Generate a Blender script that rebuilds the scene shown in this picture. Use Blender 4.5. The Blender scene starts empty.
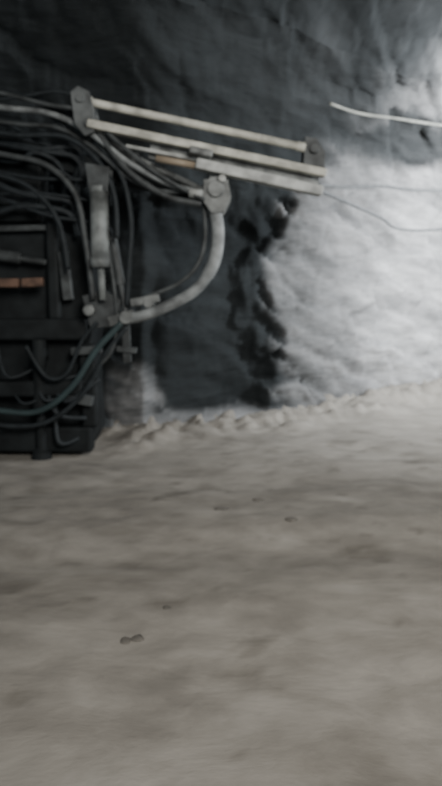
import bpy, bmesh, math, random
from mathutils import Vector, noise, Matrix
random.seed(4)
S=bpy.context.scene
def sm(a,b,x):
    t=max(0,min(1,(x-a)/(b-a))); return t*t*(3-2*t)
def fbm(x,y,z,o=4):
    return noise.fractal(Vector((x,y,z)),0.9,2.1,o)
def facet(x,y,z,tilt=1.0):
    """angular broken-rock height: each Voronoi cell is a tilted plane"""
    v=Vector((x,y,z)); ds,ps=noise.voronoi(v)
    p=ps[0]; h=noise.cell_vector(p*7.3+Vector((.5,.5,.5)))
    dd=v-p
    e=sm(0,.16,ds[1]-ds[0])
    return (h.x*dd.x+h.y*dd.z)*tilt*1.0+(h.z-.5)*.5-(1-e)*.10
# ---------------- materials
def mat(name,col,rough=.7,metal=0,var=.3,scale=6,bump=.2,spec=.4,col2=None):
    m=bpy.data.materials.new(name); m.use_nodes=True
    nt=m.node_tree; b=nt.nodes['Principled BSDF']
    tc=nt.nodes.new('ShaderNodeTexCoord'); n=nt.nodes.new('ShaderNodeTexNoise')
    n.inputs['Scale'].default_value=scale; n.inputs['Detail'].default_value=6
    nt.links.new(tc.outputs['Object'],n.inputs['Vector'])
    r=nt.nodes.new('ShaderNodeValToRGB')
    c2=col2 or tuple(c*(1-var) for c in col)
    r.color_ramp.elements[0].position=.35; r.color_ramp.elements[1].position=.65
    r.color_ramp.elements[0].color=(*c2,1); r.color_ramp.elements[1].color=(*col,1)
    nt.links.new(n.outputs['Fac'],r.inputs['Fac']); nt.links.new(r.outputs['Color'],b.inputs['Base Color'])
    bp=nt.nodes.new('ShaderNodeBump'); bp.inputs['Strength'].default_value=bump; bp.inputs['Distance'].default_value=.02
    nt.links.new(n.outputs['Fac'],bp.inputs['Height']); nt.links.new(bp.outputs['Normal'],b.inputs['Normal'])
    b.inputs['Roughness'].default_value=rough; b.inputs['Metallic'].default_value=metal
    b.inputs['Specular IOR Level'].default_value=spec
    return m
M_cream=mat('dusty_cream_paint',(.55,.54,.47),.6,0,.5,7)
M_grey=mat('dusty_grey_steel',(.20,.21,.205),.6,.1,.7,7)
M_pale=mat('pale_dusty_steel',(.42,.43,.41),.6,0,.5,7)
M_mid=mat('grimy_steel',(.07,.077,.078),.6,.1,.65,7)
M_dark=mat('oily_dark_steel',(.018,.021,.022),.7,.1,.5,5,.2,.2)
M_hose=mat('dark_rubber_hose',(.026,.031,.034),.6,0,.4,12,.2,.2)
M_hoseg=mat('dusty_rubber_hose',(.25,.265,.265),.6,0,.65,6)
M_rust=mat('rusty_orange_paint',(.17,.10,.07),.75,0,.6,10)
M_wire=mat('cable_sheath',(.16,.17,.175),.7,0,.3,10)

def rockmat(name,attr_a,attr_b,scale,bs=.5,bd_=.08,stretch=(1,1,1)):
    m=bpy.data.materials.new(name); m.use_nodes=True
    nt=m.node_tree; b=nt.nodes['Principled BSDF']; L=nt.links.new
    tc=nt.nodes.new('ShaderNodeTexCoord')
    mp=nt.nodes.new('ShaderNodeMapping'); mp.inputs['Scale'].default_value=stretch; mp.inputs['Rotation'].default_value=(0,math.radians(14),0)
    L(tc.outputs['Object'],mp.inputs['Vector'])
    n1=nt.nodes.new('ShaderNodeTexNoise'); n1.inputs['Scale'].default_value=scale; n1.inputs['Detail'].default_value=9; n1.inputs['Roughness'].default_value=.68; n1.inputs['Distortion'].default_value=.4
    n2=nt.nodes.new('ShaderNodeTexNoise'); n2.inputs['Scale'].default_value=scale*5; n2.inputs['Detail'].default_value=6
    L(mp.outputs['Vector'],n1.inputs['Vector']); L(mp.outputs['Vector'],n2.inputs['Vector'])
    def ramp(src,a,bb,p0=.36,p1=.64):
        r=nt.nodes.new('ShaderNodeValToRGB'); r.color_ramp.elements[0].position=p0; r.color_ramp.elements[1].position=p1
        r.color_ramp.elements[0].color=(*a,1); r.color_ramp.elements[1].color=(*bb,1); L(src.outputs['Fac'],r.inputs['Fac']); return r
    rd=ramp(n1,*attr_a); rl=ramp(n1,*attr_b)
    at=nt.nodes.new('ShaderNodeAttribute'); at.attribute_name='pale'
    mx=nt.nodes.new('ShaderNodeMix'); mx.data_type='RGBA'
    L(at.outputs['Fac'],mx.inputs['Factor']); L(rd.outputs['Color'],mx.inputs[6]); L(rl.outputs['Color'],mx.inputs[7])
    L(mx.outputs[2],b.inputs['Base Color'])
    ad=nt.nodes.new('ShaderNodeMath'); ad.operation='MULTIPLY_ADD'; L(n2.outputs['Fac'],ad.inputs[0]); ad.inputs[1].default_value=.35; L(n1.outputs['Fac'],ad.inputs[2])
    bp=nt.nodes.new('ShaderNodeBump'); bp.inputs['Strength'].default_value=bs; bp.inputs['Distance'].default_value=bd_
    L(ad.outputs[0],bp.inputs['Height']); L(bp.outputs['Normal'],b.inputs['Normal'])
    b.inputs['Roughness'].default_value=.9; b.inputs['Specular IOR Level'].default_value=.10
    return m
M_wall=rockmat('rock_shotcrete_painted_light',((.017,.0195,.0205),(.027,.031,.033)),((.31,.312,.315),(.56,.562,.565)),1.6,.6,.06,(.6,.6,2.6))  # rock and shotcrete colours, with wall light and shade painted in
M_ceil=rockmat('shade_darkened_rock_roof',((.021,.0245,.026),(.030,.0345,.037)),((.31,.315,.32),(.56,.57,.58)),1.2,.3,.06)  # roof shade is put into the dark rock colour
M_floor=rockmat('packed_muddy_ground',((.135,.124,.108),(.195,.181,.158)),((.25,.234,.207),(.35,.33,.295)),2.6,.4,.03,(.7,1.3,1))

# ---------------- mesh helpers
def obj(name,verts,faces,m,parent=None,smooth=True,bev=0):
    me=bpy.data.meshes.new(name); me.from_pydata([tuple(v) for v in verts],[],faces); me.update()
    bm=bmesh.new(); bm.from_mesh(me); bmesh.ops.recalc_face_normals(bm,faces=bm.faces); bm.to_mesh(me); bm.free()
    me.materials.append(m)
    for p in me.polygons: p.use_smooth=smooth
    o=bpy.data.objects.new(name,me); S.collection.objects.link(o)
    if parent: o.parent=parent
    if bev:
        b=o.modifiers.new('bevel','BEVEL'); b.width=bev; b.segments=2
    return o
def spline(pts,n=8):
    P=[Vector(p) for p in pts]; out=[]
    if len(P)==2: return P
    for i in range(len(P)-1):
        a=P[max(i-1,0)];b=P[i];c=P[i+1];d=P[min(i+2,len(P)-1)]
        for k in range(n):
            t=k/n
            out.append(.5*((2*b)+(c-a)*t+(2*a-5*b+4*c-d)*t*t+(3*b-a-3*c+d)*t**3))
    out.append(P[-1]); return out
def tubegeo(pts,r,seg=12):
    V=[];F=[];n=len(pts); up=None
    for i,p in enumerate(pts):
        t=(pts[min(i+1,n-1)]-pts[max(i-1,0)])
        if t.length<1e-6: t=Vector((0,0,1))
        t.normalize()
        if up is None: up=Vector((0,0,1)) if abs(t.z)<.9 else Vector((1,0,0))
        a=t.cross(up).normalized(); up2=a.cross(t).normalized(); up=up2
        rr=r[i] if isinstance(r,(list,tuple)) else r
        for k in range(seg):
            w=2*math.pi*k/seg
            V.append(p+a*math.cos(w)*rr+up2*math.sin(w)*rr)
    for i in range(n-1):
        for k in range(seg):
            F.append((i*seg+k,i*seg+(k+1)%seg,(i+1)*seg+(k+1)%seg,(i+1)*seg+k))
    F.append(tuple(range(seg))[::-1]); F.append(tuple((n-1)*seg+k for k in range(seg)))
    return V,F
def tube(name,pts,r,m,parent=None,smooth=True):
    V,F=tubegeo(spline(pts),r); return obj(name,V,F,m,parent)
def join(geos):
    V=[];F=[]
    for v,f in geos:
        o=len(V); V+=list(v); F+=[tuple(i+o for i in q) for q in f]
    return V,F
def boxgeo(a,b,w,h):
    a=Vector(a);b=Vector(b); t=(b-a).normalized(); ref=Vector((0,1,0)) if abs(t.y)<.9 else Vector((1,0,0))
    s=(ref-t*ref.dot(t)).normalized(); u=s.cross(t).normalized()
    V=[]
    for p in (a,b):
        for i,j in ((-1,-1),(1,-1),(1,1),(-1,1)): V.append(p+s*i*w/2+u*j*h/2)
    return V,[(0,3,2,1),(4,5,6,7),(0,1,5,4),(1,2,6,5),(2,3,7,6),(3,0,4,7)]
def rod(a,b,segs):
    a=Vector(a);b=Vector(b)
    pts=[a.lerp(b,t) for t,_ in segs]
    t=(b-a).normalized()
    up=Vector((0,1,0)) if abs(t.y)<.9 else Vector((1,0,0))
    s=t.cross(up).normalized(); u=s.cross(t).normalized(); V=[];F=[];seg=18
    for p,(_,r) in zip(pts,segs):
        for k in range(seg):
            w=2*math.pi*k/seg; V.append(p+s*math.cos(w)*r+u*math.sin(w)*r)
    n=len(pts)
    for i in range(n-1):
        for k in range(seg): F.append((i*seg+k,i*seg+(k+1)%seg,(i+1)*seg+(k+1)%seg,(i+1)*seg+k))
    F.append(tuple(range(seg))[::-1]); F.append(tuple((n-1)*seg+k for k in range(seg)))
    return V,F
def plategeo(outline,y0,y1):
    n=len(outline)
    V=[Vector((x,y0,z)) for x,z in outline]+[Vector((x,y1,z)) for x,z in outline]
    F=[tuple(range(n)),tuple(range(2*n-1,n-1,-1))]+[(i,i+n,(i+1)%n+n,(i+1)%n) for i in range(n)]
    return V,F

# ---------------- tunnel shell
def wallY(X):
    t=sm(-1.2,-.4,X); return (1-t)*7.45+t*(7.9+.69*X)
prof=spline([(0,0,-.3),(0,0,.6),(.03,0,1.6),(.12,0,2.7),(.5,0,3.7),(1.4,0,4.6),(3.2,0,5.1),(6,0,5.3),(10,0,5.3),(15,0,5.3)],22)
NS=560; NT=len(prof)
V=[];PA=[]
bd=[(-1,1.02),(.22,1.0),(.9,.80),(1.6,.60),(2.3,.78),(3.0,.90),(3.5,1.1),(3.9,1.4),(4.3,1.75),(4.8,2.1),(5.1,2.6),(6,8)]  # edge between the painted dark and lit parts of the wall
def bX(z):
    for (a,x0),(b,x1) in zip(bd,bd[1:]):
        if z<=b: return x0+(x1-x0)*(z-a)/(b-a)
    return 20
for i in range(NS+1):
    X=-7+18*i/NS
    for j,p in enumerate(prof):
        d,z=p.x,p.z
        Y=wallY(X)-d
        n=fbm(X*.55,z*.55+3,d*.5,5)
        n2=fbm(X*2.2,z*2.2,d*2+9,4)
        w=.25*noise.noise(Vector((X*1.2,z*1.2,d)))
        f1=facet(X*.8+w,d*.8,z*1.5+X*.45+w)
        f2=facet(X*2.1+w+9,d*2.1,z*3.8+X*1.1,.9)
        dk=1-sm(-.3,.5,X-bX(z))
        k=.17*n+.03*n2+.20*f1*(1-.35*dk)+.065*f2*(1-.4*dk)
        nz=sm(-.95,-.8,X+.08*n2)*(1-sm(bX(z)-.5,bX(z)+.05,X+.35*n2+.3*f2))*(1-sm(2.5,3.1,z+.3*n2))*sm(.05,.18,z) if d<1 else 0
        cz=sm(2.5,4.6,z); k*=1-.65*sm(.8,2.2,d)
        V.append(Vector((X+k*.2,Y-k*(1-cz)*1.0+nz*.22,z-k*cz*1.2)))
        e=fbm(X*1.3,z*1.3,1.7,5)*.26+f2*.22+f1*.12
        wd=.20+1.1*sm(2.8,4.5,z)  # edge softens with height, a painted haze
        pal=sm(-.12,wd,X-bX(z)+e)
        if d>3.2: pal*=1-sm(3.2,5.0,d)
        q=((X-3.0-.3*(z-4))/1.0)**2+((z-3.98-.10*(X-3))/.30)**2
        pal*=.10+.90*sm(.5,1.9,q+e*1.5)  # hollow has no depth here, its shade is painted dark
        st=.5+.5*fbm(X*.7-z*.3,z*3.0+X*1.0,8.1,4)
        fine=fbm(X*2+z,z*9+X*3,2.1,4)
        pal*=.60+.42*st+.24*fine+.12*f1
        pal*=.34+.70*sm(-.1,2.6,X-bX(z)+e)  # painted light falloff, brightest towards the right
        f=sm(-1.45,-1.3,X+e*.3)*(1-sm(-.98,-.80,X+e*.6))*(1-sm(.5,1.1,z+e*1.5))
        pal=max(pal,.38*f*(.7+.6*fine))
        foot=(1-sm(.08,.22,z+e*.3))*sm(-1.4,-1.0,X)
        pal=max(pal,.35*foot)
        pal=max(pal,.14*sm(3.2,4.6,z)*sm(-1,4,X)*(.5+.9*fbm(X*.6,z*.4,d*.5,3)))  # faint glow painted onto the upper right
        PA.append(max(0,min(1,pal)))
def sub(name,j0,j1,m):
    idx={};vv=[];pp=[];ff=[]
    for i in range(NS+1):
        for j in range(j0,j1+1):
            idx[(i,j)]=len(vv); vv.append(V[i*NT+j]); pp.append(PA[i*NT+j])
    for i in range(NS):
        for j in range(j0,j1): ff.append((idx[i,j],idx[i+1,j],idx[i+1,j+1],idx[i,j+1]))
    o=obj(name,vv,ff,m)
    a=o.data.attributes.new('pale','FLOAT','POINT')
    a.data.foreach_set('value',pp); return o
JS=22*5
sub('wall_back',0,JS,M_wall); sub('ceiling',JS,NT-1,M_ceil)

# ---------------- floor
def floorz(X,Y):
    d=wallY(X)-Y
    m=(1-sm(.0,1.15,d+.3*fbm(X*1.5,Y*1.5,3,3)))*sm(-1.7,-1.1,X)
    berm=(.11+.12*sm(1,3,X))*m
    berm+=m*(.07*fbm(X*3.5,Y*3.5,7,4)+.03*fbm(X*9,Y*9,1,3)+.08*facet(X*5,Y*5,1))
    r=.026*fbm(X*.8,Y*.8,0,5)+.010*fbm(X*4,Y*4,5,4)
    rut=-.03*math.exp(-((Y-3.9-.1*X)/.25)**2)+.02*math.exp(-((Y-4.4-.1*X)/.2)**2)-.02*math.exp(-((Y-5.4-.12*X)/.2)**2)
    return r+rut+berm
V2=[];P2=[];NX=400;NY=400
for i in range(NX+1):
    X=-7+18*i/NX
    for j in range(NY+1):
        Y=-4+20*(j/NY)
        V2.append(Vector((X,Y,floorz(X,Y))))
        n=fbm(X*.45+2,Y*.9,0,5)
        n3=fbm(X*1.6,Y*3.2,6,4)
        pl=.45+.20*n+.22*n3+.22*fbm(X*5,Y*8,3,4)
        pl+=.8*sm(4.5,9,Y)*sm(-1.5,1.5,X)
        pl-=.5*sm(.45,.75,fbm(X*1.3+7,Y*2.4,2,4))
        pl-=.6*sm(.45,.8,fbm(X*3.3+1,Y*5.4,8,3))
        P2.append(max(0,min(1,pl)))
F2=[(i*(NY+1)+j,(i+1)*(NY+1)+j,(i+1)*(NY+1)+j+1,i*(NY+1)+j+1) for i in range(NX) for j in range(NY)]
o=obj('floor',V2,F2,M_floor); a=o.data.attributes.new('pale','FLOAT','POINT'); a.data.foreach_set('value',P2)

# ---------------- a few mud clods on the ground
def rockgeo(c,r,fl=.6):
    bm=bmesh.new(); bmesh.ops.create_icosphere(bm,subdivisions=2,radius=1)
    s=random.random()*50; V=[]
    ax=(random.uniform(.9,1.7),random.uniform(.7,1.3),random.uniform(.5,.8)*fl/.6)
    for v in bm.verts:
        k=1+.35*noise.noise(v.co*1.3+Vector((s,s,s)))
        V.append(Vector(c)+Vector((v.co.x*ax[0],v.co.y*ax[1],v.co.z*ax[2]))*k*r)
    F=[tuple(v.index for v in f.verts) for f in bm.faces]; bm.free(); return V,F
g=[]
for (X,Y,r) in [(-.40,2.93,.035),(-.45,2.91,.025),(-.28,3.2,.022),(.3,4.95,.05),(.0,4.7,.04),(.5,4.4,.035)]:
    g.append(rockgeo((X,Y,floorz(X,Y)+r*.02),r,.25))
obj('mud_clods',*join(g),mat('dark_mud',(.15,.138,.12),.9,0,.4,8))

# ---------------- drilling jumbo  (elevation drawing in cm -> metres)
rig=bpy.data.objects.new('drilling_jumbo',None); S.collection.objects.link(rig)
def J(u,v,y=6.17): return Vector(((u-221)/100,y,1.6+(300-v)/100))
def JP(l): return [((u-221)/100,1.6+(300-v)/100) for u,v in l]
V,F=join([rod(J(86,106,6.0),J(305,147,6.2),[(0,.03),(0,.055),(.04,.055),(.04,.040),(.96,.040),(.96,.048),(1,.048)])])
obj('feed_upper_tube',V,F,M_cream,rig,bev=.003)
V,F=join([boxgeo(J(92,130,5.95),J(326,173,6.2),.11,.08)])
obj('feed_top_rail',V,F,M_cream,rig,False,.012)
V,F=join([boxgeo(J(196,168,5.97),J(322,191,6.2),.12,.10),boxgeo(J(128,150,6.02),J(205,164,6.06),.07,.035)])
obj('feed_lower_rail',V,F,M_pale,rig,False,.012)
V,F=join([boxgeo(J(150,152,6.12),J(320,181,6.3),.04,.15)]); obj('feed_web',V,F,M_grey,rig,False,.004)
V,F=join([rod(J(158,163,5.97),J(212,172,6.0),[(0,.02),(0,.035),(.7,.035),(.7,.022),(1,.022)])]); obj('rock_drill_piston',V,F,mat('tan_paint',(.30,.245,.18),.6),rig)
V,F=join([boxgeo(J(190,156,5.95),J(212,160,5.98),.2,.07)])
obj('rock_drill_cradle',V,F,M_grey,rig,False,.015)
cl=JP([(306,134),(318,136),(327,150),(326,170),(312,176),(304,165)])
V,F=join([plategeo(cl,6.24,6.28),plategeo(cl,6.42,6.46),
          rod(J(315,147,6.2),J(315,147,6.5),[(0,.03),(0,.05),(1,.05)]),
          boxgeo(J(308,160,6.35),J(322,162,6.35),.2,.12)])
obj('feed_centraliser',V,F,M_mid,rig,False,.006)
bk=JP([(76,100),(83,94),(94,99),(99,118),(99,138),(90,142),(80,130)])
V,F=join([plategeo(bk,5.93,5.97),plategeo(bk,6.12,6.16),
          rod(J(86,106,5.9),J(86,106,6.2),[(0,.04),(0,.045),(1,.045)]),rod(J(94,130,5.9),J(94,130,6.2),[(0,.03),(0,.04),(1,.04)]),
          boxgeo(J(80,112,6.05),J(96,120,6.05),.16,.12)])
obj('feed_rear_bracket',V,F,mat('dull_bracket_steel',(.13,.14,.14),.6,.1,.6,7),rig,False,.006)
V,F=join([boxgeo(J(-30,135,6.45),J(120,172,6.35),.20,.22),boxgeo(J(110,170,6.35),J(212,198,6.2),.15,.16)])
obj('boom_arm',V,F,M_dark,rig,False,.02)
V,F=join([rod(J(60,122,6.2),J(205,192,6.12),[(0,.05),(.5,.05),(.5,.062),(.53,.062),(.53,.032),(.97,.032),(.97,.045),(1,.045)])])
obj('boom_lift_cylinder',V,F,M_grey,rig)
wp=JP([(204,182),(228,182),(231,200),(224,214),(212,216),(202,202)])
V,F=join([rod(J(216,192,5.98),J(216,192,6.32),[(0,.05),(0,.08),(.12,.08),(.12,.13),(.88,.13),(.88,.10),(1,.10)]),
          plategeo(wp,6.02,6.07),plategeo(wp,6.24,6.29),
          boxgeo(J(216,172,6.15),J(216,190,6.15),.14,.13)])
obj('boom_wrist_joint',V,F,M_grey,rig,False,.008)
V,F=join([rod(J(190,196,6.0),J(203,197,6.0),[(0,.02),(0,.045),(1,.045)]),rod(J(222,182,5.96),J(222,182,6.0),[(0,.02),(0,.035),(1,.035)])])
obj('wrist_fittings',V,F,M_pale,rig)
tube('curved_hose_guard',[J(214,205,6.1),J(218,235,6.08),J(213,265,6.06),J(196,290,6.05),J(168,306,6.05),J(142,316,6.06),J(122,318,6.08)],[.065]*20+[.055]*29,M_hoseg,rig)
tube('curved_hose',[J(204,205,6.14),J(205,240,6.14),J(197,266,6.12),J(178,284,6.12),J(150,296,6.12),J(128,306,6.12)],.022,M_mid,rig)
V,F=join([boxgeo(J(132,303,6.1),J(160,298,6.1),.12,.08),rod(J(128,317,6.0),J(128,317,6.25),[(0,.04),(0,.065),(1,.065)]),
  rod(J(150,303,6.02),J(150,303,6.2),[(0,.04),(0,.05),(1,.05)]),boxgeo(J(110,322,6.12),J(135,314,6.12),.12,.1)])
obj('lower_arm_joint',V,F,M_grey,rig,False,.012)
V,F=join([rod(J(112,238,6.18),J(127,316,6.12),[(0,.05),(.6,.05),(.6,.03),(1,.03)]),boxgeo(J(126,320,6.14),J(128,362,6.16),.09,.07),boxgeo(J(118,348,6.14),J(137,350,6.14),.12,.05)])
obj('lower_arm_link',V,F,M_mid,rig,False)
V,F=join([rod(J(102,190,6.0),J(104,268,6.0),[(0,.05),(0,.095),(.08,.095),(.08,.088),(.88,.088),(.88,.10),(1,.10)]),
  rod(J(104,266,6.0),J(106,300,6.0),[(0,.035),(1,.035)])])
obj('tilt_cylinder',V,F,mat('dirty_cylinder_paint',(.22,.235,.23),.6,0,.6,6),rig)
V,F=join([plategeo(JP([(90,168),(114,172),(112,196),(94,194)]),5.92,5.96),plategeo(JP([(90,168),(114,172),(112,196),(94,194)]),6.08,6.12),
   plategeo(JP([(84,296),(104,290),(122,300),(118,326),(92,328)]),6.08,6.24)])
obj('tilt_cylinder_clevis',V,F,M_mid,rig,False,.006)
V,F=join([plategeo(JP([(-120,190),(-20,180),(30,196),(46,226),(80,236),(90,300),(86,352),(88,400),(90,440),(82,457),(-120,458)]),6.4,7.0),
  boxgeo(J(-120,330,6.3),J(84,330,6.3),.16,.22),
  boxgeo(J(-110,392,6.4),J(82,388,6.4),.5,.16),
  boxgeo(J(48,212,6.3),J(52,320,6.3),.10,.12),
  boxgeo(J(-110,440,6.34),J(90,442,6.34),.2,.26),
  boxgeo(J(84,345,6.34),J(88,430,6.34),.16,.16),
  boxgeo(J(12,160,6.45),J(12,220,6.45),.3,.5)])
obj('chassis',V,F,M_dark,rig,False,.03)
V,F=join([boxgeo(J(-110,230,6.31),J(44,226,6.31),.06,.06),boxgeo(J(60,250,6.28),J(66,300,6.28),.08,.10),
   boxgeo(J(70,352,6.25),J(100,350,6.25),.12,.08),boxgeo(J(-10,196,6.3),J(34,200,6.3),.1,.1),boxgeo(J(60,396,6.22),J(92,402,6.22),.1,.1),
   rod(J(-20,252,6.25),J(44,262,6.25),[(0,.03),(0,.06),(.6,.06),(.6,.03),(1,.03)])])
obj('chassis_trim',V,F,M_mid,rig,False,.01)
V,F=join([boxgeo(J(-60,283,6.16),J(20,283,6.16),.10,.09),boxgeo(J(23,283,6.15),J(44,282,6.15),.08,.09)])
obj('hydraulic_manifold',V,F,M_rust,rig,False,.015)
V,F=join([rod(J(38,340,6.2),J(41,455,6.2),[(0,.07),(.55,.07),(.55,.08),(.6,.08),(.6,.05),(1,.05)]),
  rod(J(41,448,6.2),J(41,463,6.2),[(0,.05),(.3,.09),(1,.11)]),boxgeo(J(34,350,6.26),J(44,350,6.26),.2,.2)])
obj('stabiliser_jack',V,F,M_dark,rig,False)
hs=[[(-40,92),(10,100),(50,110),(88,118),(120,146),(160,178),(205,203)],
    [(-40,105),(10,112),(55,118),(92,136),(130,165),(170,186),(204,196)],
    [(-40,118),(20,126),(60,130),(95,150),(128,178),(160,192),(198,192)],
    [(-40,130),(20,140),(70,142),(104,168),(118,200),(120,240)],
    [(-40,150),(10,158),(50,168),(78,196),(88,240),(96,300)],
    [(-40,170),(0,176),(34,190),(60,222),(70,270)],
    [(-40,112),(20,104),(60,98),(84,104)],
    [(100,135),(118,160),(140,182),(172,200),(202,206)],
    [(96,142),(122,176),(132,220),(130,268),(128,306)]]
for k,h in enumerate(hs):
    tube('hydraulic_hose_%d'%k,[J(u,v,5.98+.06*(k%3)) for u,v in h],[.022,.03,.024,.026,.03,.026,.018,.034,.028][k],[M_mid,M_hoseg,M_mid,M_hose,M_mid,M_hose,M_hose,M_mid,M_hose][k],rig)
hs=[[(-40,400),(10,409),(45,408),(75,385),(98,350),(124,322)],
    [(-40,416),(10,424),(50,420),(85,392),(108,352),(128,326)],
    [(30,345),(50,375),(70,372),(85,340),(100,322)],
    [(110,250),(116,290),(118,330),(112,352),(100,365)]]
for k,h in enumerate(hs):
    tube('return_hose_%d'%k,[J(u,v,6.04+.04*(k%2)) for u,v in h],[.03,.024,.02,.02][k],[mat('teal_hose',(.035,.055,.057),.5),M_hose,M_hose,M_mid][k],rig)
g=[]
for k in range(13):
    u0=random.uniform(-30,30); v0=95+k*9+random.uniform(-4,4); u1=random.uniform(60,112); v1=v0+random.uniform(5,40)
    pts=[J(u0-60,v0-4,6.22),J(u0,v0+random.uniform(0,10),6.14),J((u0+u1)/2,(v0+v1)/2-random.uniform(-8,10),6.10),J(u1,v1,6.18),J(u1+random.uniform(-4,8),v1+random.uniform(10,40),6.26)]
    g.append(tubegeo(spline(pts),random.uniform(.016,.034),10))
obj('hose_bundle',*join(g),M_hose,rig)
g=[]
for k in range(9):
    u0=random.uniform(-20,60); v0=random.uniform(230,400); u1=u0+random.uniform(20,60); v1=v0+random.uniform(-30,50)
    u1=min(u1,98)
    pts=[J(u0,v0,6.25),J((u0+u1)/2-6,(v0+v1)/2+random.uniform(10,24),6.12),J(u1,min(v1,440),6.24)]
    g.append(tubegeo(spline(pts),random.uniform(.014,.026),10))
obj('hose_loops',*join(g),M_hose,rig)
V,F=join([rod(J(92,310,6.0),J(92,310,6.08),[(0,.03),(0,.055),(1,.055)]),rod(J(97,262,5.98),J(97,262,6.05),[(0,.02),(0,.035),(1,.035)])])
obj('hose_fittings',V,F,M_grey,rig)

# ---------------- service lines along the wall
def wl(X,z,off): return (X,wallY(X)-off,z)
tube('water_pipe',[(1.34,7.6,4.02),(1.75,7.8,3.96),(2.3,8.0,3.95),(2.97,8.3,3.95),(6,9.4,3.9)],.018,mat('dusty_pipe',(.36,.37,.33),.6,0,.4,7))
tube('power_cable',[(1.0,6.3,2.78),(1.4,7.0,2.88),(2.0,7.7,3.02),(2.6,8.2,3.06),(3.6,8.9,3.18),(6,10.5,3.5)],.02,M_wire)
tube('power_cable',[(1.0,6.3,2.72),(1.5,7.3,2.75),(2.1,8.1,2.68),wl(2.6,2.62,.8),wl(3.6,2.72,.8),wl(6,3.2,.8)],.02,M_wire)

# ---------------- lights
def area(name,loc,tgt,size,power,col,spread=180):
    l=bpy.data.lights.new(name,'AREA'); l.size=size; l.energy=power; l.color=col; l.spread=math.radians(spread)
    o=bpy.data.objects.new(name,l); o.location=loc; S.collection.objects.link(o)
    o.rotation_euler=(Vector(tgt)-Vector(loc)).to_track_quat('-Z','Y').to_euler()
area('tunnel_floodlight',(6.0,6.4,3.3),(3.9,9.8,3.4),1.4,760,(.93,.965,1.0),170)
area('camera_side_fill',(1.8,-1.0,4.2),(1.2,7.5,.6),2.4,380,(1,.97,.92),150)  # unseen broad light added behind the camera to brighten floor and rig
w=bpy.data.worlds.new('World'); S.world=w; w.use_nodes=True
w.node_tree.nodes['Background'].inputs[0].default_value=(.66,.78,.87,1); w.node_tree.nodes['Background'].inputs[1].default_value=.34

# ---------------- camera
c=bpy.data.cameras.new('cam'); cam=bpy.data.objects.new('camera',c); S.collection.objects.link(cam)
cam.location=(0,0,1.6); cam.rotation_euler=(math.radians(90),0,0)
c.sensor_fit='VERTICAL'; c.sensor_height=24; c.lens=24*617/786
c.shift_y=-93/786
c.clip_start=.05
c.dof.use_dof=True; c.dof.focus_distance=1.4; c.dof.aperture_fstop=1.9
S.camera=cam
